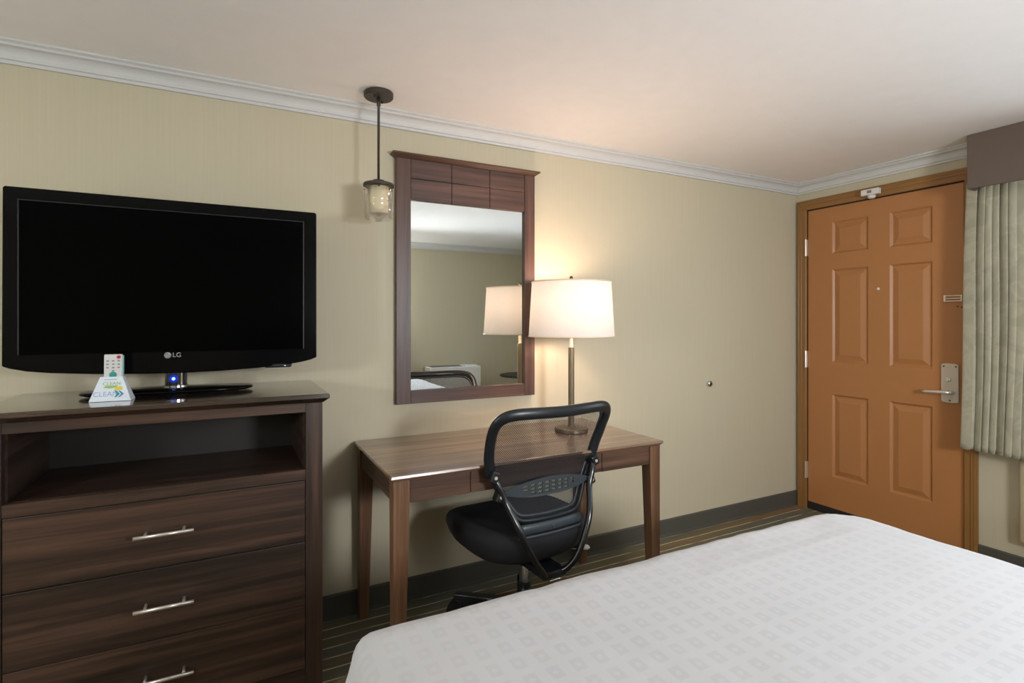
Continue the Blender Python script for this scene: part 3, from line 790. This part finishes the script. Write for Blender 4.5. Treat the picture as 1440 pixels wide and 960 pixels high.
# ------------------------------------------------------------------ table lamp
LX, LY = -2.093, -.275
t = thing('table_lamp', 'lit table lamp with a white drum shade and bronze stem on the desk', 'table lamp', (LX, LY, DZ))
bm = B(); lathe(bm, [(0, DZ+.0005), (.078, DZ+.0005), (.080, DZ+.004), (.080, DZ+.016), (.076, DZ+.020), (.020, DZ+.024), (.016, DZ+.03), (0, DZ+.03)], 48, (LX, LY, 0), caps=False)
finish('base', bm, M['lamp_pole'], t, world=True, smooth=False)
bm = B(); lathe(bm, [(.0145, DZ+.028), (.0145, 1.170), (.012, 1.172)], 24, (LX, LY, 0)); finish('stem', bm, M['lamp_pole'], t, world=True, smooth=False)
bm = B(); lathe(bm, [(.008, 1.171), (.008, 1.235), (.017, 1.24), (.017, 1.29), (.010, 1.295)], 20, (LX, LY, 0)); finish('socket', bm, M['brass'], t, world=True)
bm = B(); lathe(bm, [(.207, 1.222), (.205, 1.226), (.190, 1.482), (.192, 1.486)], 72, (LX, LY, 0), caps=False)
sh = finish('lamp_shade', bm, M['shade'], t, world=True, smooth=True, solid=.0015)
for z, r_ in ((1.224, .2065), (1.484, .191)):
    bm = B(); tube(bm, [(LX+r_*math.cos(2*PI*k/60), LY+r_*math.sin(2*PI*k/60), z) for k in range(60)], .0028, 8, closed=True, ref=(0, 0, 1)); finish('shade_trim', bm, M['brass'], sh, world=True, smooth=True)
bm = B()
for k in range(3):
    a = 2*PI*k/3+.4; tube(bm, [(LX, LY, 1.470), (LX+.189*math.cos(a), LY+.189*math.sin(a), 1.482)], .0018, 6)
for s in (-1, 1): tube(bm, catmull([(LX, LY, 1.295), (LX+s*.05, LY, 1.33), (LX+s*.055, LY, 1.41), (LX, LY, 1.47)], 5), .0016, 6)
finish('harp', bm, M['brass'], sh, world=True)
bm = B(); lathe(bm, [(.003, 1.468), (.003, 1.495), (.008, 1.499), (.009, 1.507), (.005, 1.514), (0, 1.515)], 16, (LX, LY, 0)); finish('finial', bm, M['bronze'], t, world=True, smooth=True)
bm = B(); lathe(bm, [(.012, 1.296), (.016, 1.32), (.030, 1.36), (.032, 1.385), (.022, 1.41), (0, 1.417)], 20, (LX, LY, 0), caps=False)
M['bulb'] = plain('frosted_bulb', srgb(255, 244, 225), .4, emis=((1, .72, .42, 1), 10)); finish('bulb', bm, M['bulb'], t, world=True, smooth=True)

# ------------------------------------------------------------------ office chair
t = thing('office_chair', 'black mesh back office chair pushed up to the walnut desk', 'office chair', (-2.475, -.505, 0), math.radians(4))
def by(z):      # depth of the back at height z (sitter faces +y)
    pts = [(.50, -.235), (.56, -.225), (.64, -.208), (.72, -.210), (.80, -.232), (.88, -.268), (.98, -.325)]
    for (a, ya), (c, yc) in zip(pts, pts[1:]):
        if z <= c: 
            k = (z-a)/(c-a); k = max(k, 0); return ya+(yc-ya)*k
    return pts[-1][1]
def bk(x, z, off=0): return Vector((x, by(z)+.05+.035*(x/.25)**2+off, z))
half = [(0, .964), (.13, .966), (.200, .964), (.240, .951), (.259, .918), (.259, .86), (.250, .79), (.236, .73), (.206, .665), (.170, .600), (.147, .566), (.118, .551), (.06, .547), (0, .546)]
loop = half + [(-x, z) for x, z in half[-2:0:-1]]
lp = catmull([(x, 0, z) for x, z in loop], 5, closed=True)
# thick upper arch
arch = [p for p in lp]
up = [p for p in lp if p.z > .715]
R = [p for p in up if p.x >= 0]; Lh = [p for p in up if p.x < 0]
R.sort(key=lambda p: (math.atan2(p.z-.78, p.x))); Lh.sort(key=lambda p: math.atan2(p.z-.78, p.x) % (2*PI))
order = R+Lh
bm = B(); m_ = len(order)
tube(bm, [bk(p.x, p.z) for p in order], [.013]*m_, 14, ref=(0, 1, 0), rx=.0215)
finish('back_frame', bm, M['black_plastic'], t, smooth=True)
bm = B(); tube(bm, [bk(p.x*.93, .75+(p.z-.75)*.93, .012) for p in lp], .0055, 8, closed=True, ref=(0, 1, 0)); finish('mesh_rim', bm, M['grey_plastic'], t, smooth=True)
low = [p for p in lp if p.z <= .73]; low.sort(key=lambda p: math.atan2(p.x, -(p.z-.78)))
bm = B(); tube(bm, [bk(p.x, p.z) for p in low], [.010]*len(low), 12, ref=(0, 1, 0), rx=.010); finish('lower_frame', bm, M['black_plastic'], t, smooth=True)
# the mesh itself
bm = B(); NZ, NX = 26, 20; zs_ = [.549+(.955-.549)*i/NZ for i in range(NZ+1)]
def hw(z):
    b_ = 0
    for p, q_ in zip(lp, lp[1:]+lp[:1]):
        if p.x > 0 and (p.z-z)*(q_.z-z) <= 0 and abs(p.z-q_.z) > 1e-9:
            b_ = max(b_, p.x+(q_.x-p.x)*(z-p.z)/(q_.z-p.z))
    return b_
rows = []
for z in zs_:
    w_ = max(hw(z), .1)*.985; rows.append([bm.verts.new(bk(-w_+2*w_*i/NX, z, .008)) for i in range(NX+1)])
for a, b_ in zip(rows, rows[1:]):
    for i in range(NX): bm.faces.new((a[i], a[i+1], b_[i+1], b_[i]))
finish('mesh_panel', bm, M['mesh'], t, smooth=True)['label'] = 'see-through black mesh'
# lumbar plate with three rows of slots, holes left open
bm = B(); NX, NZ = 66, 22
def lens(x):
    u = abs(x)/.205; return .662+.008*(1-u), .030*max(0, 1-u**2.2)+.005
V = {}
def lv(i, j):
    if (i, j) not in V:
        x = -.205+.41*i/NX; c, h_ = lens(x); z = c-h_+2*h_*j/NZ; V[(i, j)] = bm.verts.new(bk(x, z, -.020))
    return V[(i, j)]
for i in range(NX):
    for j in range(NZ):
        hole = False
        if 14 <= i < 52 and 4 <= j < 18:
            ci = (i-14) % 5; rj = (j-4) // 5; cj = (j-4) % 5
            if ci < 3 and cj < 3 and rj < 3:
                col = (i-14)//5
                if not (rj == 0 and (col < 1 or col > 6)): hole = True
        if not hole: bm.faces.new((lv(i, j), lv(i+1, j), lv(i+1, j+1), lv(i, j+1)))
finish('lumbar_support', bm, M['grey_plastic'], t, smooth=False, solid=.005)
# cross bar at the foot of the back
bm = B(); pts = [bk(-.145+.29*i/10, .519, -.004) for i in range(11)]
tube(bm, pts, [.010]*11, 12, ref=(0, 1, 0), rx=.020)
tube(bm, [bk(-.143+.286*i/10, .492, -.008) for i in range(11)], [.006]*11, 8, ref=(0, 1, 0), rx=.006)
lathe(bm, [(.005, -.012), (.005, 0)], 12, tuple(bk(0, .519, -.006)), 'y')
finish('cross_bar', bm, M['grey_plastic'], t, smooth=True)
# two bent tubes carrying the back
for s in (-1, 1):
    path = catmull([bk(s*.236, .735, -.014), bk(s*.220, .69, -.030), bk(s*.196, .63, -.034), (s*.166, -.212, .545), (s*.132, -.225, .47), (s*.090, -.228, .395), (s*.050, -.212, .350), (s*.022, -.185, .336)], 6)
    bm = B(); tube(bm, path, .0125, 14); tb = finish('support_tube', bm, M['black_metal'], t, smooth=True)
    for z in (.728, .655):
        x = .236 if z > .7 else .214
        bm = B(); p = bk(s*x, z, -.018); box(bm, -.016, .016, -.020, .014, -.020, .020); bm.transform(Matrix.Translation(p) @ Matrix.Rotation(-s*.38, 4, 'Y'))
        c = finish('clamp', bm, M['black_plastic'], tb, bevel=.005, seg=2)
        bm = B(); lathe(bm, [(.0065, -.004), (.0065, 0)], 12, (p.x, p.y-.020, p.z), 'y'); finish('bolt', bm, M['steel'], c)
bm = B(); box(bm, -.055, .055, -.212, -.02, .325, .352); box(bm, -.075, .075, -.09, .13, .338, .362)
finish('tilt_mechanism', bm, M['black_plastic'], t, bevel=.006)
bm = B(); tube(bm, [(-.030, -.216, .322), (.040, -.216, .322)], .004, 10); finish('pivot_pin', bm, M['chrome'], t, smooth=True)
# seat cushion
bm = B(); n = 72; rings = []
def seat_pt(a, s, z):
    c, d = math.cos(a), math.sin(a)
    e = .62
    x = .266*math.copysign(abs(c)**e, c); y = (.300 if d > 0 else .252)*math.copysign(abs(d)**e, d)
    if y < 0: x *= 1-.14*(abs(y)/.252)**2
    return x*s, y*s, z
for s, z, dz in ((.30, .358, 0), (.66, .360, 0), (.80, .368, .0), (.90, .388, .0), (.965, .420, .0), (1.0, .446, 0), (.995, .466, .0), (.965, .480, 0), (.90, .488, 0), (.75, .490, 0), (.45, .486, 0), (.15, .484, 0)):
    ring = []
    for i in range(n):
        x, y, zz_ = seat_pt(2*PI*i/n, s, z)
        zz_ += .010*(x/.258)**2*(1 if z > .44 else .3) - .020*max(0, y/.252)**3 + .010*max(0, -y/.252)**2
        ring.append(bm.verts.new((x, y+.052, zz_)))
    rings.append(ring)
for a, b_ in zip(rings, rings[1:]):
    for i in range(n): bm.faces.new((a[i], a[(i+1) % n], b_[(i+1) % n], b_[i]))
bm.faces.new(rings[0][::-1]); bm.faces.new(rings[-1])
finish('seat', bm, M['black_fabric'], t, smooth=True)
bm = B(); lathe(bm, [(.0125, .20), (.0125, .352)], 20, (0, 0, 0)); finish('gas_lift', bm, M['handle'], t, smooth=True)
bm = B(); lathe(bm, [(.027, .075), (.027, .200), (.024, .205), (.024, .222), (.014, .225)], 24, (0, 0, 0)); finish('column_sleeve', bm, M['black_plastic'], t)
bm = B(); tube(bm, [(.04, -.03, .358), (.15, -.07, .350), (.225, -.095, .342)], .004, 8); lv_ = finish('height_lever', bm, M['black_metal'], t, smooth=True)
bm = B(); lathe(bm, [(.002, -.006), (.017, -.004), (.020, .0), (.016, .006), (.002, .009)], 18, (.236, -.10, .350)); finish('lever_paddle', bm, M['white_plastic'], lv_, smooth=True)
bm = B(); lathe(bm, [(.034, .062), (.042, .07), (.042, .140), (.030, .152)], 28, (0, 0, 0)); finish('base_hub', bm, M['black_plastic'], t)
for k in range(5):
    a = math.radians(131+72*k)
    Mx = Matrix.Rotation(a, 4, 'Z')
    bm = B()
    hexa(bm, [(.03, -.024, .076), (.315, -.018, .070), (.315, .018, .070), (.03, .024, .076)], [(.03, -.022, .148), (.315, -.017, .134), (.315, .017, .134), (.03, .022, .148)])
    bm.transform(Mx); lg_ = finish('base_leg', bm, M['black_plastic'], t, bevel=.005)
    bm = B()
    for s in (-1, 1): lathe(bm, [(.010, s*.006), (.026, s*.007), (.0275, s*.012), (.0275, s*.020), (.024, s*.023), (.006, s*.024)], 24, (.306, 0, .0280), 'y')
    box(bm, .288, .33, -.0055, .0055, .028, .060)
    # hood over the twin wheels
    hood = [(.300+.045*math.cos(b_), .036+.080*math.sin(b_)) for b_ in [PI*i/14 for i in range(15)]]
    prism(bm, hood, -.0265, .0265, 'xz')
    bm.transform(Mx); finish('caster', bm, M['black_metal'], lg_, bevel=.001, seg=1)

# ------------------------------------------------------------------ bed
BX0, BX1, BY1, BZ, BYB = -3.345, -1.768, -1.352, .687, YB+.06
t = thing('bed', 'made bed with a white woven coverlet filling the lower right foreground', 'bed', ((BX0+BX1)/2, (BY1+BYB)/2, 0))
def sdf_rect(x, y, cr):
    """nearest point and distance to the inner rounded rectangle"""
    r_e = .036
    x0, x1, y0, y1 = BX0+r_e, BX1-r_e, BYB+r_e, BY1-r_e
    cxr = .012 if x < (x0+x1)/2 else cr
    cx_ = min(max(x, x0+cxr), x1-cxr); cy_ = min(max(y, y0+cxr), y1-cxr)
    dx, dy = x-cx_, y-cy_; L_ = math.hypot(dx, dy)
    if L_ < 1e-9: return -1, 0, 0, x, y
    nx, ny = dx/L_, dy/L_
    return L_-cxr, nx, ny, cx_+nx*cxr, cy_+ny*cxr
bm = B(); NXb, NYb = 150, 190; EXT = .46
ax = [BX0-EXT+(BX1-BX0+2*EXT)*i/NXb for i in range(NXb+1)]; ay = [BYB-EXT+(BY1-BYB+2*EXT)*j/NYb for j in range(NYb+1)]
g = []
for x in ax:
    row = []
    for y in ay:
        d, nx, ny, qx, qy = sdf_rect(x, y, .11)
        re = .036
        if d <= 0: px_, py_, pz = x, y, BZ
        else:
            arc_ = re*PI/2
            if d < arc_: px_, py_, pz = qx+nx*re*math.sin(d/re), qy+ny*re*math.sin(d/re), BZ-re*(1-math.cos(d/re))
            else:
                h_ = d-arc_; fold = math.sin((qx*nx*0+qx*(1-abs(nx))*1+qy*(1-abs(ny)))*26+3*nx)*.012+.010
                k = min(1, h_/.3); fl = .075 if nx < -.2 else .03; px_, py_, pz = qx+nx*(re+fold*k+fl*k), qy+ny*(re+fold*k+.03*k), max(BZ-re-h_, .14)
        # gentle padding and wrinkles
        nn = noise.noise(Vector((x*2.2, y*2.2, 0)))*.006 + noise.noise(Vector((x*7, y*5, 3)))*.0028
        if d > -.08: nn += noise.noise(Vector((x*16, y*16, 9)))*.0030
        wr = 0
        for (wx, wy, wa, wl) in ((-2.95, -1.62, 2.2, .3), (-2.83, -1.72, 1.9, .25), (-2.6, -1.9, 1.7, .3)):
            u_ = (x-wx)*math.cos(wa)+(y-wy)*math.sin(wa); v_ = -(x-wx)*math.sin(wa)+(y-wy)*math.cos(wa)
            wr += .004*math.exp(-(v_/.014)**2)*math.exp(-(u_/wl*2)**2)
        sag = .010*math.exp(-((d+.0)/.12)**2) if d < 0 else .010
        row.append(bm.verts.new((px_, py_, pz+nn+wr-sag*.6+.004)))
    g.append(row)
for a, b_ in zip(g, g[1:]):
    for j in range(NYb):
        bm.faces.new((a[j], a[j+1], b_[j+1], b_[j]))
finish('coverlet', bm, M['bed'], t, smooth=True, world=True)
finish('mattress', bx(BX0+.06, BX1-.06, BYB+.03, BY1-.06, .36, .60), M['white_cloth'], t, world=True, bevel=.04, seg=4)
finish('bed_base', bx(BX0+.08, BX1-.08, BYB+.03, BY1-.10, .0, .355), M['wood_x'], t, world=True, bevel=.005)
finish('headboard', bx(BX0-.02, BX1+.02, YB+.014, YB+.058, .0, 1.20), M['desk_x'], t, world=True, bevel=.005)
for i, x in enumerate((-2.93, -2.12)):
    bm = B(); n_ = 40; m2 = 24; rr = []
    for j in range(m2+1):
        v_ = -PI/2+PI*j/m2; ring = []
        for k in range(n_):
            a = 2*PI*k/n_; c, d = math.cos(a), math.sin(a)
            ring.append(bm.verts.new((x+.33*math.copysign(abs(c)**.5, c)*abs(math.cos(v_))**.4, -3.62+.22*math.copysign(abs(d)**.5, d)*abs(math.cos(v_))**.4, .778+.075*math.sin(v_))))
        rr.append(ring)
    for a, b_ in zip(rr, rr[1:]):
        for k in range(n_): bm.faces.new((a[k], a[(k+1) % n_], b_[(k+1) % n_], b_[k]))
    bmesh.ops.remove_doubles(bm, verts=bm.verts, dist=1e-5)
    p = finish('pillow', bm, M['white_cloth'], smooth=True)
    tag(p, ('white bed pillow on the left of the bed head, behind the camera', 'white bed pillow on the right of the bed head, behind the camera')[i], 'pillow', 'bed pillows')

# ------------------------------------------------------------------ unseen globe added as fill light behind the camera
GX, GY, GZ = -5.35, -1.95, 1.42
t = thing('fill_globe_light', 'added fill light, an unseen white glass globe hanging from the ceiling behind the camera', 'fill light', (GX, GY, CZ))
bm = B(); lathe(bm, [(0, CZ-.001), (.06, CZ-.001), (.06, CZ-.02), (.008, CZ-.025), (.008, GZ+.13), (.04, GZ+.125), (.04, GZ+.11), (0, GZ+.11)], 32, (GX, GY, 0), caps=False); finish('stem', bm, M['bronze'], t, world=True)
M['diff'] = plain('glowing_fill_globe', (.9, .9, .88, 1), .5, emis=((.90, .95, 1, 1), 66))
bm = B(); lathe(bm, [(.125*math.sin(PI*k/16), GZ-.125*math.cos(PI*k/16)) for k in range(17)], 36, (GX, GY, 0), caps=False); finish('globe', bm, M['diff'], t, world=True, smooth=True)

# ------------------------------------------------------------------ unseen fill lamp added over the bed head, behind the camera
t = thing('fill_wall_lamp', 'added fill lamp with a white drum shade over the bed head, behind the camera', 'fill lamp', (-2.1, YB, 1.60))
bm = B(); lathe(bm, [(0, .001), (.05, .001), (.05, .014), (.045, .018), (0, .018)], 28, (-2.1, YB, 1.60), 'y', caps=False); finish('wall_plate', bm, M['bronze'], t, world=True)
bm = B(); tube(bm, [(-2.1, YB+.015, 1.60), (-2.1, YB+.08, 1.60), (-2.1, YB+.12, 1.56)], .007, 12); finish('arm', bm, M['bronze'], t, world=True, smooth=True)
M['lit'] = plain('glowing_fill_linen', srgb(240, 232, 215), .8, emis=((.94, .97, 1, 1), 13))
bm = B(); lathe(bm, [(.10, 1.50), (.085, 1.70)], 40, (-2.1, YB+.125, 0), caps=False); finish('lamp_shade', bm, M['lit'], t, world=True, smooth=True, solid=.0015)

# ------------------------------------------------------------------ lights
def light(name, typ, loc, energy, color, rot=(0, 0, 0), **k):
    l = bpy.data.lights.new(name, typ); l.energy = energy; l.color = color
    for a, v in k.items(): setattr(l, a, v)
    o = bpy.data.objects.new(name, l); COL.objects.link(o); o.location = loc; o.rotation_euler = rot
    return o
light('daylight', 'AREA', (.30, (WY0+WY1)/2, (WZ0+WZ1)/2+.02), 16, (.88, .94, 1.0), (0, PI/2-.05, .6), shape='RECTANGLE', size=1.15, size_y=1.6)
light('fill_glow', 'AREA', (-2.1, YB+.26, 1.46), 20, (.91, .95, 1), (PI/2-.12, 0, -.2), shape='RECTANGLE', size=.5, size_y=.4, spread=math.radians(115))  # added area light, fills the room from behind the camera
light('bulb_glow', 'POINT', (LX, LY, 1.395), 12.5, (1, .72, .57), shadow_soft_size=.05)

w = bpy.data.worlds.new('sky'); S.world = w; w.use_nodes = True
w.node_tree.nodes['Background'].inputs[0].default_value = (.75, .85, 1, 1); w.node_tree.nodes['Background'].inputs[1].default_value = 1.2

# ------------------------------------------------------------------ camera
cam = bpy.data.cameras.new('camera'); co = bpy.data.objects.new('camera', cam); COL.objects.link(co); S.camera = co
co.location = (-3.5508, -2.4518, 1.30); co.rotation_euler = (PI/2, 0, -.4806)
cam.sensor_width = 36; cam.lens = 758.47/1440*36; cam.shift_y = (450.5-480)/1440
cam.clip_start = .02
S.view_settings.view_transform = 'Standard'; S.view_settings.look = 'None'; S.view_settings.gamma = 1; S.view_settings.use_curve_mapping = False
S.view_settings.exposure = .53
